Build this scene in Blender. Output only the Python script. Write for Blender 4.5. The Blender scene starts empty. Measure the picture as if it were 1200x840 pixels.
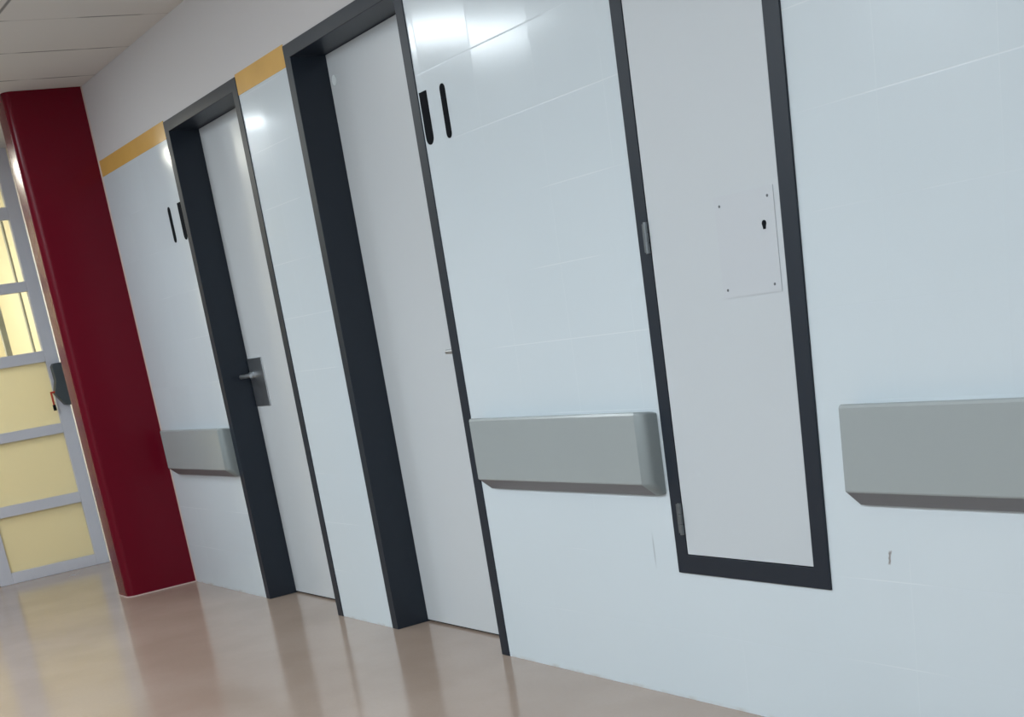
import bpy, bmesh, math
from mathutils import Matrix, Vector

S = bpy.context.scene
COL = S.collection

# ------------------------------------------------------------------ helpers
def srgb(r, g, b):
    f = lambda c: (c/255/12.92) if c/255 <= .04045 else ((c/255+.055)/1.055)**2.4
    return (f(r), f(g), f(b), 1.0)

def link(name, bm, mat, parent=None, smooth=None, bevel=None):
    bmesh.ops.recalc_face_normals(bm, faces=bm.faces)
    me = bpy.data.meshes.new(name)
    bm.to_mesh(me); bm.free()
    for m in (mat if isinstance(mat, (list, tuple)) else [mat]):
        me.materials.append(m)
    if smooth is not None:
        for p in me.polygons: p.use_smooth = True
        me.set_sharp_from_angle(angle=math.radians(smooth))
    o = bpy.data.objects.new(name, me)
    COL.objects.link(o)
    if parent is not None: o.parent = parent
    if bevel:
        b = o.modifiers.new('bevel', 'BEVEL'); b.width = bevel; b.segments = 3
        b.limit_method = 'ANGLE'; b.angle_limit = math.radians(40)
        for p in me.polygons: p.use_smooth = True
        me.set_sharp_from_angle(angle=math.radians(40))
        b.harden_normals = True
    return o

def box(bm, x0, x1, y0, y1, z0, z1):
    M = Matrix.Translation(((x0+x1)/2, (y0+y1)/2, (z0+z1)/2)) @ Matrix.Diagonal((x1-x0, y1-y0, z1-z0, 1))
    bmesh.ops.create_cube(bm, size=1, matrix=M)

def prism(bm, pts, axis, a0, a1):
    """closed outline pts swept from a0 to a1 along axis (0: pts=(y,z), 1: pts=(x,z), 2: pts=(x,y))"""
    def P(p, a):
        return {0: (a, p[0], p[1]), 1: (p[0], a, p[1]), 2: (p[0], p[1], a)}[axis]
    A = [bm.verts.new(P(p, a0)) for p in pts]
    B = [bm.verts.new(P(p, a1)) for p in pts]
    n = len(pts)
    for i in range(n):
        bm.faces.new((A[i], A[(i+1) % n], B[(i+1) % n], B[i]))
    bm.faces.new(A); bm.faces.new(B)

def cyl(bm, c, r, h, axis='Z', seg=24, r2=None):
    R = {'Z': Matrix.Identity(4), 'Y': Matrix.Rotation(math.pi/2, 4, 'X'), 'X': Matrix.Rotation(math.pi/2, 4, 'Y')}[axis]
    bmesh.ops.create_cone(bm, cap_ends=True, segments=seg, radius1=r, radius2=r if r2 is None else r2, depth=h,
                          matrix=Matrix.Translation(c) @ R)

def arc(cx, cy, r, a0, a1, n=8):
    return [(cx+r*math.cos(math.radians(a0+(a1-a0)*i/n)), cy+r*math.sin(math.radians(a0+(a1-a0)*i/n))) for i in range(n+1)]

def capsule(cx, z0, z1, w, top=True, bottom=True):
    r = w/2
    p = []
    p += arc(cx, z1-r, r, 0, 180, 10) if top else [(cx+r, z1), (cx-r, z1)]
    p += arc(cx, z0+r, r, 180, 360, 10) if bottom else [(cx-r, z0), (cx+r, z0)]
    return p

def empty(name, loc=(0, 0, 0)):
    o = bpy.data.objects.new(name, None); COL.objects.link(o)
    o.empty_display_size = .1
    return o

def tag(o, label=None, cat=None, group=None, kind=None):
    if label: o['label'] = label
    if cat: o['category'] = cat
    if group: o['group'] = group
    if kind: o['kind'] = kind
    return o

# ------------------------------------------------------------------ materials
def mat(name, col, rough=.5, metal=0., spec=.5, coat=0., coat_rough=.1, noise=0., nscale=6., bump=0., bscale=60.):
    m = bpy.data.materials.new(name); m.use_nodes = True
    nt = m.node_tree; b = nt.nodes['Principled BSDF']
    b.inputs['Base Color'].default_value = col
    b.inputs['Roughness'].default_value = rough
    b.inputs['Metallic'].default_value = metal
    b.inputs['Specular IOR Level'].default_value = spec
    b.inputs['Coat Weight'].default_value = coat
    b.inputs['Coat Roughness'].default_value = coat_rough
    tc = nt.nodes.new('ShaderNodeTexCoord')
    if noise:
        n = nt.nodes.new('ShaderNodeTexNoise'); n.inputs['Scale'].default_value = nscale; n.inputs['Detail'].default_value = 4
        nt.links.new(tc.outputs['Object'], n.inputs['Vector'])
        mx = nt.nodes.new('ShaderNodeMix'); mx.data_type = 'RGBA'
        mx.inputs['A'].default_value = tuple(c*(1-noise) for c in col[:3])+(1,)
        mx.inputs['B'].default_value = tuple(min(1, c*(1+noise)) for c in col[:3])+(1,)
        nt.links.new(n.outputs['Fac'], mx.inputs['Factor'])
        nt.links.new(mx.outputs['Result'], b.inputs['Base Color'])
    if bump:
        n2 = nt.nodes.new('ShaderNodeTexNoise'); n2.inputs['Scale'].default_value = bscale
        nt.links.new(tc.outputs['Object'], n2.inputs['Vector'])
        bp = nt.nodes.new('ShaderNodeBump'); bp.inputs['Strength'].default_value = bump; bp.inputs['Distance'].default_value = .002
        nt.links.new(n2.outputs['Fac'], bp.inputs['Height']); nt.links.new(bp.outputs['Normal'], b.inputs['Normal'])
    return m

class G:
    """tiny node-graph helper"""
    def __init__(s, nt): s.nt = nt
    def put(s, sock, v):
        if isinstance(v, (int, float)): sock.default_value = v
        elif isinstance(v, tuple): sock.default_value = v
        else: s.nt.links.new(v, sock)
    def m(s, op, a, b=0., c=None):
        n = s.nt.nodes.new('ShaderNodeMath'); n.operation = op
        s.put(n.inputs[0], a); s.put(n.inputs[1], b)
        if c is not None: s.put(n.inputs[2], c)
        return n.outputs[0]
    def v(s, op, a, b=None, scale=None):
        n = s.nt.nodes.new('ShaderNodeVectorMath'); n.operation = op
        s.put(n.inputs[0], a)
        if b is not None: s.put(n.inputs[1], b)
        if scale is not None: s.put(n.inputs['Scale'], scale)
        return n.outputs[0]
    def mix(s, f, a, b):
        n = s.nt.nodes.new('ShaderNodeMix'); n.data_type = 'RGBA'
        s.put(n.inputs['Factor'], f); s.put(n.inputs['A'], a); s.put(n.inputs['B'], b)
        return n.outputs['Result']
    def noise(s, vec, scale, detail=3.):
        n = s.nt.nodes.new('ShaderNodeTexNoise'); n.inputs['Scale'].default_value = scale; n.inputs['Detail'].default_value = detail
        s.nt.links.new(vec, n.inputs['Vector']); return n.outputs['Fac']
    def sm(s, x, a, b):
        n = s.nt.nodes.new('ShaderNodeMapRange'); n.interpolation_type = 'SMOOTHSTEP'
        s.put(n.inputs['Value'], x); n.inputs['From Min'].default_value = a; n.inputs['From Max'].default_value = b
        return n.outputs['Result']
    def band(s, x, lo, hi, soft):
        return s.m('MULTIPLY', s.sm(x, lo-soft, lo+soft), s.m('SUBTRACT', 1., s.sm(x, hi-soft, hi+soft)))

TILE_H, TILE_W, TILE_X = .2072, .31, -2.258
def wall_tile_material():
    m = bpy.data.materials.new('glazed_wall_tile'); m.use_nodes = True
    nt = m.node_tree; b = nt.nodes['Principled BSDF']; g = G(nt)
    tc = nt.nodes.new('ShaderNodeTexCoord'); sp = nt.nodes.new('ShaderNodeSeparateXYZ')
    nt.links.new(tc.outputs['Object'], sp.inputs[0])
    x, y, z = sp.outputs
    P = tc.outputs['Object']
    tx = g.m('DIVIDE', g.m('SUBTRACT', x, TILE_X), TILE_W); tz = g.m('DIVIDE', z, TILE_H)
    fx = g.m('FRACT', tx); fz = g.m('FRACT', tz)
    ix = g.m('FLOOR', tx); iz = g.m('FLOOR', tz)
    def edge(f, w): return g.m('MULTIPLY', g.m('MINIMUM', f, g.m('SUBTRACT', 1., f)), w)
    d = g.m('MINIMUM', edge(fx, TILE_W), edge(fz, TILE_H))
    joint = g.m('SUBTRACT', 1., g.sm(d, .0006, .0022))
    hv = g.m('ADD', g.m('MULTIPLY', g.m('LESS_THAN', edge(fz, TILE_H), edge(fx, TILE_W)), .6), .4)   # upright joints are tighter
    tiled = g.m('LESS_THAN', z, 2.085)
    patch = g.sm(g.noise(P, 1.6, 2.), .46, .62)
    base = g.mix(g.noise(P, 1.3, 2.), srgb(204, 215, 222), srgb(212, 221, 227))
    jc = g.mix(patch, srgb(206, 216, 223), srgb(224, 231, 236))
    c = g.mix(g.m('MULTIPLY', g.m('MULTIPLY', joint, hv), g.m('ADD', g.m('MULTIPLY', patch, .5), .15)), base, jc)
    # dirt line where the wall meets the floor
    dirt = g.m('MULTIPLY', g.m('SUBTRACT', 1., g.sm(z, .002, .014)), g.sm(g.noise(P, 9., 4.), .42, .66))
    c = g.mix(g.m('MULTIPLY', dirt, .45), c, srgb(176, 165, 150))
    # chipped spot and scratch
    wob = g.m('MULTIPLY', g.m('SUBTRACT', g.noise(P, 60., 3.), .5), .012)
    chip = g.m('MULTIPLY', g.band(g.m('ADD', g.m('ADD', x, wob), g.m('MULTIPLY', z, -.15)), -2.3915, -2.3845, .002), g.band(g.m('ADD', z, wob), .455, .485, .004))
    c = g.mix(g.m('MULTIPLY', chip, .75), c, srgb(112, 96, 88))
    scr = g.m('MULTIPLY', g.band(x, -3.229, -3.2235, .0022), g.band(z, .395, .47, .025))
    c = g.mix(g.m('MULTIPLY', scr, .4), c, srgb(120, 128, 135))
    c = g.mix(tiled, srgb(208, 206, 207), c)
    nt.links.new(c, b.inputs['Base Color'])
    r = g.m('ADD', g.m('MULTIPLY', joint, .12), .14)
    r = g.m('ADD', g.m('MULTIPLY', tiled, g.m('SUBTRACT', r, .6)), .6)
    nt.links.new(r, b.inputs['Roughness'])
    # each tile is set at a slightly different tilt
    b.inputs['Specular IOR Level'].default_value = .36
    wn = nt.nodes.new('ShaderNodeTexWhiteNoise'); wn.noise_dimensions = '2D'
    cb = nt.nodes.new('ShaderNodeCombineXYZ'); nt.links.new(ix, cb.inputs[0]); nt.links.new(iz, cb.inputs[1])
    nt.links.new(cb.outputs[0], wn.inputs['Vector'])
    tilt = g.v('SCALE', g.v('SUBTRACT', wn.outputs['Color'], (.5, .5, .5)), scale=g.m('MULTIPLY', tiled, .018))
    ge = nt.nodes.new('ShaderNodeNewGeometry')
    nn = g.v('NORMALIZE', g.v('ADD', ge.outputs['Normal'], tilt))
    bp = nt.nodes.new('ShaderNodeBump'); bp.inputs['Strength'].default_value = .12; bp.inputs['Distance'].default_value = .001
    bp.invert = True
    h = g.m('ADD', g.m('MULTIPLY', joint, tiled), g.m('MULTIPLY', g.noise(P, 5., 1.), .5))
    nt.links.new(h, bp.inputs['Height']); nt.links.new(nn, bp.inputs['Normal'])
    nt.links.new(bp.outputs['Normal'], b.inputs['Normal'])
    return m

def ceiling_material():
    m = bpy.data.materials.new('ceiling_tile'); m.use_nodes = True
    nt = m.node_tree; b = nt.nodes['Principled BSDF']; g = G(nt)
    tc = nt.nodes.new('ShaderNodeTexCoord'); sp = nt.nodes.new('ShaderNodeSeparateXYZ')
    P = tc.outputs['Object']; nt.links.new(P, sp.inputs[0]); x, y, z = sp.outputs
    # panels sag a little, so their seams open and close
    seam = x
    fx = g.m('FRACT', g.m('DIVIDE', g.m('SUBTRACT', seam, -6.115), .567)); fy = g.m('FRACT', g.m('DIVIDE', g.m('SUBTRACT', y, -.72), 1.14))
    ex = g.m('MULTIPLY', g.m('MINIMUM', fx, g.m('SUBTRACT', 1., fx)), .567)
    ey = g.m('MULTIPLY', g.m('MINIMUM', fy, g.m('SUBTRACT', 1., fy)), 1.14)
    d = g.m('MINIMUM', ex, ey)
    line = g.m('SUBTRACT', 1., g.sm(d, .003, .011))
    gap = g.sm(g.noise(P, 4.5, 2.), .42, .58)
    c = g.mix(g.noise(P, 2., 2.), srgb(214, 211, 207), srgb(220, 217, 213))
    c = g.mix(g.m('MULTIPLY', line, g.m('ADD', g.m('MULTIPLY', gap, .6), .15)), c, srgb(70, 68, 68))
    nt.links.new(c, b.inputs['Base Color']); b.inputs['Roughness'].default_value = .75
    return m

def floor_material():
    m = bpy.data.materials.new('polished_floor'); m.use_nodes = True
    nt = m.node_tree; b = nt.nodes['Principled BSDF']; g = G(nt)
    tc = nt.nodes.new('ShaderNodeTexCoord'); P = tc.outputs['Object']
    c = g.mix(g.sm(g.noise(P, 2.2, 4.), .3, .7), srgb(168, 149, 135), srgb(178, 160, 147))
    c = g.mix(g.m('MULTIPLY', g.noise(P, 90., 2.), .35), c, srgb(160, 140, 124))
    nt.links.new(c, b.inputs['Base Color'])
    r = g.m('ADD', g.m('MULTIPLY', g.noise(P, 3., 3.), .06), .11)
    nt.links.new(r, b.inputs['Roughness'])
    b.inputs['Specular IOR Level'].default_value = .5
    return m

M_WALL = wall_tile_material()
M_CEIL = ceiling_material()
M_FLOOR = floor_material()
M_PLASTER = mat('light_grey_wall_paint', srgb(172, 174, 176), .7, noise=.02)
M_CREAM = mat('cream_paint', srgb(238, 230, 200), .6, noise=.02)
M_OCHRE = mat('ochre_border_tile', srgb(222, 176, 96), .22, noise=.12, nscale=5)
M_FRAME = mat('anthracite_frame_paint', srgb(20, 31, 44), .42, noise=.06, nscale=3)
M_LEAF = mat('pale_grey_laminate', srgb(205, 210, 214), .26, noise=.012, nscale=2)
M_HATCH = mat('grey_white_laminate', srgb(198, 204, 209), .4, noise=.015, nscale=2)
M_PLATE = mat('lock_plate_laminate', srgb(197, 202, 208), .4, noise=.015, nscale=2)
M_RAIL = mat('grey_vinyl_guard', srgb(158, 165, 166), .24, noise=.02, nscale=4)
M_UNDERSIDE = mat('dark_grey_underside', srgb(116, 115, 119), .45)
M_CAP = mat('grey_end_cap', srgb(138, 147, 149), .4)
M_RED = mat('deep_red_gloss_paint', srgb(104, 14, 32), .22, spec=.16, noise=.04, nscale=2)
M_STEEL = mat('brushed_steel', srgb(196, 200, 204), .38, metal=1., noise=.05, nscale=30)
M_DARKSTEEL = mat('worn_hinge_steel', srgb(120, 126, 130), .4, metal=.8, noise=.2, nscale=40)
M_BLACK = mat('black_plastic', srgb(14, 18, 24), .8, spec=.12)
M_HOLE = mat('screw_hole_dark', srgb(96, 100, 106), .6)
M_WHITEFRAME = mat('white_aluminium', srgb(216, 217, 226), .4)
M_PANEL = mat('cream_door_panel', srgb(234, 230, 206), .35, noise=.04, nscale=2)
_b = M_PANEL.node_tree; _p = _b.nodes['Principled BSDF']; _m = _b.nodes.new('ShaderNodeMixShader'); _tr = _b.nodes.new('ShaderNodeBsdfTranslucent')
_tr.inputs[0].default_value = srgb(244, 240, 216); _m.inputs[0].default_value = .55     # milky panels let the light behind through
_b.links.new(_p.outputs[0], _m.inputs[1]); _b.links.new(_tr.outputs[0], _m.inputs[2])
_b.links.new(_m.outputs[0], _b.nodes['Material Output'].inputs[0])
M_LOCK = mat('grey_lock_case', srgb(72, 80, 84), .45)
M_LEVER = mat('orange_red_lever', srgb(190, 60, 40), .4)
M_SEAL_HIGHLIGHT = mat('pale_sealant_and_highlight', srgb(206, 184, 178), .5)  # sealant bead at the floor, and the modelled highlight along the wall
M_GREYTRIM = mat('grey_metal_post', srgb(168, 168, 160), .4)
M_STICK = mat('pale_sticker', srgb(225, 232, 234), .5)

M_GLASS = bpy.data.materials.new('window_glass'); M_GLASS.use_nodes = True
_nt = M_GLASS.node_tree; _nt.nodes.clear()
_o = _nt.nodes.new('ShaderNodeOutputMaterial'); _mx = _nt.nodes.new('ShaderNodeMixShader')
_t = _nt.nodes.new('ShaderNodeBsdfTransparent'); _t.inputs[0].default_value = (.94, .95, .90, 1)
_gl = _nt.nodes.new('ShaderNodeBsdfGlossy'); _gl.inputs['Roughness'].default_value = .03
_fr = _nt.nodes.new('ShaderNodeFresnel'); _fr.inputs['IOR'].default_value = 1.45
_nt.links.new(_fr.outputs[0], _mx.inputs[0]); _nt.links.new(_t.outputs[0], _mx.inputs[1]); _nt.links.new(_gl.outputs[0], _mx.inputs[2])
_nt.links.new(_mx.outputs[0], _o.inputs[0])

# ------------------------------------------------------------------ room shell
XE, XB = -9.17, 2.6          # glazed end door plane / wall behind the camera
YL = -3.3                    # opposite corridor wall
ZC = 2.505
D1 = (-6.455, -5.557); D2 = (-5.072, -4.155); ZD = 2.15
HX = (-3.115, -2.515); HZ = (.378, 2.15)

bm = bmesh.new(); box(bm, -11.2, XB+.2, YL-.2, .3, -.12, 0)
tag(link('floor', bm, M_FLOOR), 'glossy brown-beige corridor floor', 'floor', kind='structure')

bm = bmesh.new(); box(bm, -11.2, XB+.2, YL-.2, .3, ZC, ZC+.12)
tag(link('ceiling', bm, M_CEIL), 'pale grey suspended panel ceiling', 'ceiling', kind='structure')

bm = bmesh.new()                                   # the tiled wall, with its openings
T = .24
box(bm, -9.3, D1[0], 0, T, 0, ZC)
box(bm, D1[0], D1[1], 0, T, ZD, ZC)
box(bm, D1[1], D2[0], 0, T, 0, ZC)
box(bm, D2[0], D2[1], 0, T, ZD, ZC)
box(bm, D2[1], HX[0], 0, T, 0, ZC)
box(bm, HX[0], HX[1], 0, T, 0, HZ[0])
box(bm, HX[0], HX[1], 0, T, HZ[1], ZC)
box(bm, HX[1], XB, 0, T, 0, ZC)
tag(link('wall_right', bm, M_WALL), 'glossy white tiled corridor wall with a painted top', 'wall', kind='structure')

bm = bmesh.new()
WX = (-4.7, -1.3); WZ = (.5, 1.95)
box(bm, -11.2, WX[0], YL-.2, YL, 0, ZC); box(bm, WX[1], XB, YL-.2, YL, 0, ZC)
box(bm, WX[0], WX[1], YL-.2, YL, 0, WZ[0]); box(bm, WX[0], WX[1], YL-.2, YL, WZ[1], ZC)
tag(link('wall_left', bm, M_PLASTER), 'white corridor wall opposite the doors', 'wall', kind='structure')
bm = bmesh.new(); box(bm, XB, XB+.2, YL-.2, T, 0, ZC)
tag(link('wall_back', bm, M_PLASTER), 'white wall closing the corridor', 'wall', kind='structure')
bm = bmesh.new(); box(bm, XE-.12, XE, YL, -1.47, 0, ZC)
tag(link('wall_end', bm, M_PLASTER), 'white wall beside the glazed end door', 'wall', kind='structure')
bm = bmesh.new(); box(bm, -11.2, -11.0, YL, .3, 0, ZC); box(bm, -11.0, -9.3, .1, .3, 0, ZC)
tag(link('wall_far', bm, M_CREAM), 'cream wall seen through the glazed end door', 'wall', kind='structure')

def trim(name, boxes, m, label, bevel=None):
    bm = bmesh.new()
    for b in boxes: box(bm, *b)
    return tag(link(name, bm, m, bevel=bevel), label, 'trim', kind='structure')
YZ0, YZ1 = 2.083, 2.157
trim('trim_1', [(-7.5, D1[0]-.0005, -.0015, .0, YZ0, YZ1)], M_OCHRE, 'yellow border strip between red column and far door')
trim('trim_2', [(D1[1]+.0005, D2[0]-.0005, -.0015, .0, YZ0, YZ1)], M_OCHRE, 'yellow border strip between the two doors')
trim('trim_3', [(D2[1]+.0005, HX[0]-.0005, -.0015, .0, YZ0, YZ1), (HX[1]+.0005, XB, -.0015, .0, YZ0, YZ1)], M_OCHRE, 'yellow border strip right of the nearer door')

# ------------------------------------------------------------------ red column
col = tag(empty('column'), 'deep red glossy column with rounded edge standing against the tiled wall', 'column', kind='structure')
r = .042
cx0, cx1, cy = -7.71, -7.5, -.39
pts = [(cx1, -.0015)] + arc(cx1-r, cy+r, r, 0, -90, 10) + arc(cx0+r, cy+r, r, -90, -180, 10) + [(cx0, -.0015)]
bm = bmesh.new(); prism(bm, pts, 2, .0, ZC)
link('column_shaft', bm, M_RED, col, smooth=35)
bm = bmesh.new()
o_ = .003
pts2 = [(cx1+o_, -.0015)] + arc(cx1-r, cy+r, r+o_, 0, -90, 10) + arc(cx0+r, cy+r, r+o_, -90, -180, 10) + [(cx0-o_, -.0015)]
prism(bm, pts2, 2, .0, .0045)
tag(link('floor_sealant', bm, M_SEAL_HIGHLIGHT, col, smooth=35), 'pale strip modelling the highlight on the wall edge')
bm = bmesh.new(); prism(bm, [(cx1, -.0015), (cx1, -.006), (cx1+.009, -.0015)], 2, .0045, ZC)  # thin pale strip stands in for the bright reflection on the wall edge
tag(link('wall_edge_highlight', bm, M_SEAL_HIGHLIGHT, col), 'pale strip modelling the highlight on the wall edge')

# ------------------------------------------------------------------ doors
def make_door(name, X, label, lock_left):
    x0, x1 = X
    root = tag(empty(name), label, 'door', kind='structure')
    p = .004                                       # frame face stands a hair proud of the tiles
    fw, dep = .05, .135
    bm = bmesh.new()
    # one welded U-shaped frame: outline swept through the wall
    out = [(x0, 0), (x0, ZD), (x1, ZD), (x1, 0), (x1-fw, 0), (x1-fw, ZD-.045), (x0+fw, ZD-.045), (x0+fw, 0)]
    prism(bm, out, 1, -p, dep+.045)
    link('door_frame', bm, M_FRAME, root, bevel=.002)
    g = .002
    lx0, lx1, lz1 = x0+fw+g, x1-fw-g, ZD-.045-g
    bm = bmesh.new(); box(bm, lx0, lx1, dep, dep+.04, .008, lz1)
    leaf = link('door_leaf', bm, M_LEAF, root, bevel=.0015)
    bm = bmesh.new(); box(bm, lx0, lx1, dep+.012, dep+.032, .0, .008)
    tag(link('bottom_seal', bm, M_BLACK, root), 'black seal under the leaf')
    s = 1 if lock_left else -1
    ex = lx0 if lock_left else lx1                 # lock edge
    a, b = sorted((ex+s*.008, ex+s*.178))
    bm = bmesh.new(); box(bm, a, b, dep-.006, dep, .897, 1.112)
    pl = tag(link('handle_plate', bm, M_STEEL, leaf, bevel=.002), 'brushed steel handle plate')
    sx = ex+s*.05
    bm = bmesh.new()
    cyl(bm, (sx, dep-.014, 1.038), .015, .018, 'Y')
    cyl(bm, (sx, dep-.04, 1.038), .0095, .06, 'Y')
    # lever bar: rounded bar from the neck along the leaf
    n = 10; L = .125; rings = []
    for i in range(n+1):
        t = i/n
        px = sx - s*.008 + s*L*t; py = dep-.066; rr = .0098*(1-.25*t)
        rings.append([bm.verts.new((px, py+rr*.8*math.cos(k*math.pi/6), 1.038+rr*math.sin(k*math.pi/6))) for k in range(12)])
    for i in range(n):
        for k in range(12):
            bm.faces.new((rings[i][k], rings[i][(k+1) % 12], rings[i+1][(k+1) % 12], rings[i+1][k]))
    bm.faces.new(rings[0]); bm.faces.new(rings[-1])
    link('door_lever', bm, M_STEEL, leaf, smooth=40)
    return root, leaf

make_door('door_1', D1, 'farther pale grey door in a dark frame, next to the red column', True)
d2, leaf2 = make_door('door_2', D2, 'nearer pale grey door in a dark frame, centre of the wall', False)
bm = bmesh.new(); cyl(bm, (-4.982, .1338, 2.013), .017, .0024, 'Y')
tag(link('sticker', bm, M_STICK, leaf2), 'small pale round spot')

# ------------------------------------------------------------------ access hatch
hatch = tag(empty('access_hatch'), 'tall narrow white access hatch in a dark frame with a screwed lock plate', 'hatch')
x0, x1 = HX; z0, z1 = HZ
a0, a1, b0, b1 = x0+.047, x1-.053, z0+.052, z1-.05
bm = bmesh.new()
F = [(x0, z0), (x1, z0), (x1, z1), (x0, z1)]; I = [(a0, b0), (a1, b0), (a1, b1), (a0, b1)]
vs = [[bm.verts.new((q[0], yy, q[1])) for q in R_] for yy in (-.006, .06) for R_ in (F, I)]
for k in range(4):
    j = (k+1) % 4
    bm.faces.new((vs[0][k], vs[0][j], vs[1][j], vs[1][k])); bm.faces.new((vs[2][k], vs[2][j], vs[3][j], vs[3][k]))
    bm.faces.new((vs[0][k], vs[0][j], vs[2][j], vs[2][k])); bm.faces.new((vs[1][k], vs[1][j], vs[3][j], vs[3][k]))
link('hatch_frame', bm, M_FRAME, hatch, bevel=.0015)
bm = bmesh.new(); box(bm, a0+.002, a1-.002, -.004, .03, b0+.002, b1-.002)
hl = link('hatch_door', bm, M_HATCH, hatch, bevel=.0012)
bm = bmesh.new(); box(bm, -2.797, -2.588, -.0058, -.004, 1.085, 1.318)
lp = tag(link('lock_plate', bm, M_PLATE, hatch), 'smooth white square plate')
for (sx, sz) in ((-2.779, 1.296), (-2.608, 1.297), (-2.779, 1.104), (-2.610, 1.103)):
    bm = bmesh.new(); cyl(bm, (sx, -.0062, sz), .0032, .0014, 'Y', 16)
    tag(link('screw', bm, M_HOLE, lp), 'small dark screw head')
bm = bmesh.new()
prism(bm, arc(-2.627, 1.239, .0075, -40, 220, 14) + [(-2.631, 1.2265), (-2.623, 1.2265)], 1, -.0068, -.0056)
tag(link('keyhole', bm, M_BLACK, lp), 'dark keyhole')
for (h0, h1) in ((1.222, 1.300), (.487, .575), (1.90, 1.98)):
    bm = bmesh.new()
    q = (h1-h0)/3
    for i in range(3):
        cyl(bm, (a0-.004, -.0095, h0+q*(i+.5)), .0062, q-.0012, 'Z', 16)
    box(bm, a0-.022, a0-.005, -.0078, -.006, h0+.004, h1-.004)
    tag(link('hinge', bm, M_DARKSTEEL, hatch, smooth=40), 'worn steel hinge')

# ------------------------------------------------------------------ wall guards
def guard(xa, xb, label, left_cap, right_cap):
    root = tag(empty('wall_guard_rail'), label, 'wall guard rail', 'grey wall guard rails')
    zt, zb, d = .828, .593, .055
    def outline(k=0.):
        d_ = d-k
        return [(-.0005, .6300), (-d_+.002, .6300), (-d_, .634), (-d_, zt-.008), (-d_+.0025, zt-.0025), (-d_+.008, zt-.0005), (-.0005, zt-.007)]
    cw = .034
    xl = xa+(cw if left_cap else 0); xr = xb-(cw if right_cap else 0)
    bm = bmesh.new(); prism(bm, outline(), 0, xl, xr)
    link('guard_cover', bm, M_RAIL, root, smooth=20)
    bm = bmesh.new(); prism(bm, [(-.0005, zb), (-.010, zb), (-d+.004, .6295), (-.0005, .6295)], 0, xa, xr)  # separate darker grey strip along the sloped underside of the rail
    tag(link('underside_strip', bm, M_UNDERSIDE, root), 'darker grey strip under the cover')
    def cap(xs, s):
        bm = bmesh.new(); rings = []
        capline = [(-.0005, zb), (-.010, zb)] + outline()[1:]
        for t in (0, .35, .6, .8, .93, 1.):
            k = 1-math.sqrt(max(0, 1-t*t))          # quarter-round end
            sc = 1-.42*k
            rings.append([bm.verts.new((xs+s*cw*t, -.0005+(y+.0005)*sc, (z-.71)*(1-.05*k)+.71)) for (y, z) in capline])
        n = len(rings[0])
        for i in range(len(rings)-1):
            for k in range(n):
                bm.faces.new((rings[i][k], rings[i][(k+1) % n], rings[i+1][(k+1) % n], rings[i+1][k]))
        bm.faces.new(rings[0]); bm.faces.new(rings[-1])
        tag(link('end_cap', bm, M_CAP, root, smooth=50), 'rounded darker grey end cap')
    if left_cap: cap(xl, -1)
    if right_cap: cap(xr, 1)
    return root

guard(-7.36, -6.460, 'short grey wall guard rail between the red column and the farther door', False, True)
guard(-4.075, -3.135, 'grey wall guard rail between the nearer door and the access hatch', False, True)
guard(-2.385, -.35, 'long grey wall guard rail right of the access hatch', False, False)

# ------------------------------------------------------------------ black strips beside the doors
def strip(cx, w, z0_, z1_, label, top=True):
    bm = bmesh.new(); prism(bm, capsule(cx, z0_, z1_, w, top, True), 1, -.002, .0)
    o = link('wall_mounted_strip', bm, M_BLACK, smooth=40)
    tag(o, label, 'strip', 'black strips on the wall beside the doors', 'thing')
strip(-6.632, .034, 1.668, 1.823, 'free-standing black vertical strip on the wall left of the farther door')
strip(-6.484, .044, 1.664, 1.822, 'black vertical strip touching the left frame of the farther door', False)
strip(-4.122, .046, 1.662, 1.814, 'thicker square-topped black vertical strip next to the nearer door frame', False)
strip(-4.000, .030, 1.660, 1.813, 'thin round-ended black vertical strip, rightmost on the tiled wall')

# ------------------------------------------------------------------ glazed door at the end of the corridor
gd = tag(empty('door_3'), 'white-framed glazed door with cream panels behind the red column', 'door', kind='structure')
def leafset(ya, yb, lock):
    st = .082
    bars = [(0, .068), (.408, .474), (.846, .906), (1.28, 1.346), (1.698, 1.757), (2.112, 2.182), (2.43, ZC)]
    bm = bmesh.new()
    box(bm, XE-.05, XE, ya, ya+st, 0, ZC); box(bm, XE-.05, XE, yb-st, yb, 0, ZC)
    for (u, v) in bars: box(bm, XE-.05, XE, ya+st, yb-st, u, v)
    link('door_frame', bm, M_WHITEFRAME, gd, bevel=.003)
    for i in range(6):
        u, v = bars[i][1], bars[i+1][0]
        bm = bmesh.new(); box(bm, XE-.03, XE-.022, ya+st, yb-st, u, v)
        if i < 3: link('lower_panel', bm, M_PANEL, gd)
        else: tag(link('glass_pane', bm, M_GLASS, gd), 'clear glass pane')
leafset(-.722, -.018, True)
leafset(-1.462, -.73, False)
bm = bmesh.new()
prism(bm, [(-.072, 1.262), (-.085, 1.245), (-.083, 1.16), (-.108, 1.085), (-.082, 1.045), (-.060, 1.012), (-.022, 1.004), (-.022, 1.262)], 0, XE, XE+.06)
lk = tag(link('lock_case', bm, M_LOCK, gd, bevel=.004), 'dark grey lock case')
bm = bmesh.new(); cyl(bm, (XE+.045, -.128, 1.055), .006, .085, 'Z', 14); cyl(bm, (XE+.045, -.112, 1.094), .006, .04, 'Y', 14)
tag(link('latch_lever', bm, M_LEVER, lk, smooth=40), 'orange-red lever')
bm = bmesh.new(); cyl(bm, (XE+.045, -.128, 1.003), .010, .035, 'Z', 14)
tag(link('lever_tip', bm, M_BLACK, lk, smooth=40), 'black lever tip')

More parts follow.
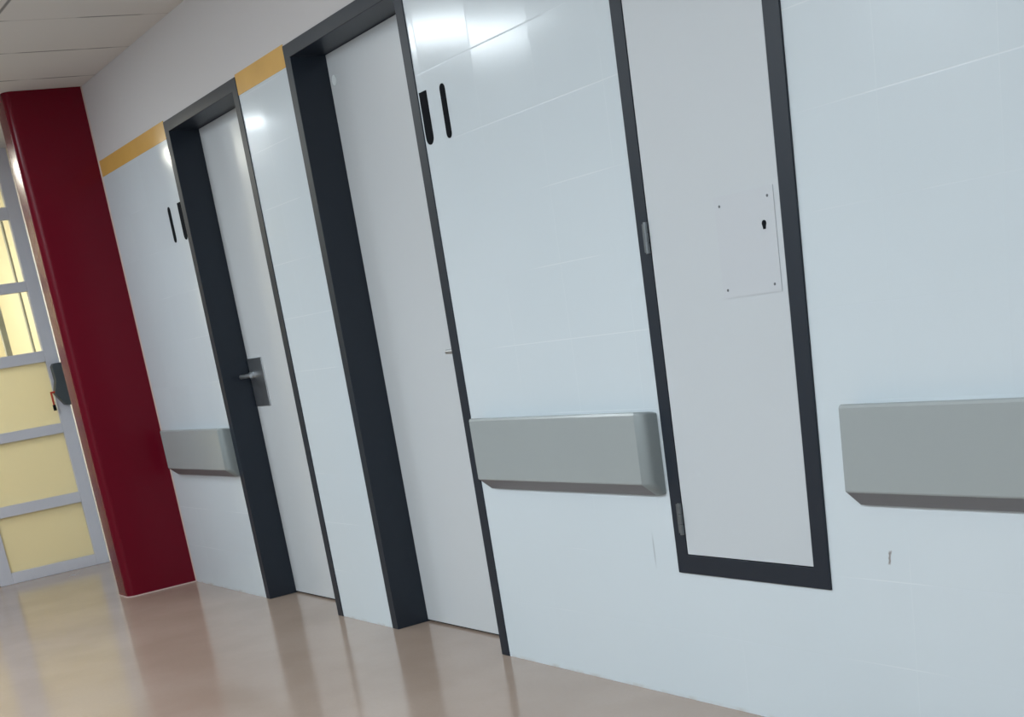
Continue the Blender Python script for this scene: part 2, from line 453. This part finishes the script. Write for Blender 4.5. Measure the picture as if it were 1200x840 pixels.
bm = bmesh.new()
for (ya, yb) in ((-.026, -.014), (-.2, -.165), (-.56, -.52)):
    box(bm, -9.75, -9.71, ya, yb, 0, ZC)
tag(link('trim_4', bm, M_GREYTRIM), 'slim grey posts behind the glazed end door', 'trim', kind='structure')

# ------------------------------------------------------------------ lights: recessed ceiling panels and one added fill
def panel_light(name, x, y, sx, sy, power, color):
    L = bpy.data.lights.new(name, 'AREA'); L.shape = 'RECTANGLE'; L.size = sx; L.size_y = sy
    L.energy = power; L.color = color
    o = bpy.data.objects.new(name, L); COL.objects.link(o); o.location = (x, y, ZC-.004)
    return o
COOL = (.86, .95, 1.0)
for (x, y, w, h, p) in ((-6.83, -1.80, .57, .86, 27), (-5.1, -3.0, .57, .57, 26), (-9.0, -1.47, .16, .13, 5), (-4.0, -2.98, .57, .57, 40), (-2.2, -2.98, .57, .57, 40), (0, -2.98, .57, .57, 40), (1.8, -2.2, .57, .57, 14)):  # second entry is an added fill lamp to brighten the far left stretch
    panel_light('ceiling_panel_and_fill_light', x, y, w, h, p, COOL)
L = bpy.data.lights.new('window_daylight', 'AREA'); L.shape = 'RECTANGLE'; L.size = WX[1]-WX[0]; L.size_y = WZ[1]-WZ[0]
L.energy = 14; L.color = (.86, .95, 1.0)
o = bpy.data.objects.new('window_daylight', L); COL.objects.link(o)
o.location = ((WX[0]+WX[1])/2, YL-.22, (WZ[0]+WZ[1])/2); o.rotation_euler = (math.radians(90), 0, 0)
panel_light('vestibule_light', -10.1, -1.27, .4, .4, 52, (1.0, .96, .9))

W = bpy.data.worlds.new('World'); S.world = W; W.use_nodes = True
W.node_tree.nodes['Background'].inputs[0].default_value = (.75, .82, .9, 1)
W.node_tree.nodes['Background'].inputs[1].default_value = .05

# ------------------------------------------------------------------ camera (upper part of a tall frame, so the lens axis lies below the picture's centre)
cam = bpy.data.cameras.new('camera'); co = bpy.data.objects.new('camera', cam); COL.objects.link(co)
B = ((0.5178216730777065, 0.8407486229434639, -0.1581216870314563),
     (0.19053146231524015, -0.29353002125495786, -0.9367699229213544),
     (-0.8340014848661966, 0.4549526125221539, -0.31218527127371976))
right, up, back = Vector(B[0]), -Vector(B[1]), -Vector(B[2])
R3 = Matrix((right, up, back)).transposed()
co.matrix_world = Matrix.Translation((0, -2.3346, 1.1554)) @ R3.to_4x4()
cam.sensor_fit = 'HORIZONTAL'; cam.sensor_width = 36
cam.lens = 1630.5468*36/1200
cam.shift_y = .4
cam.clip_start = .05; cam.clip_end = 60
S.camera = co

S.view_settings.view_transform = 'Standard'; S.view_settings.look = 'None'
S.view_settings.gamma = 1; S.view_settings.use_curve_mapping = False
S.view_settings.exposure = .12
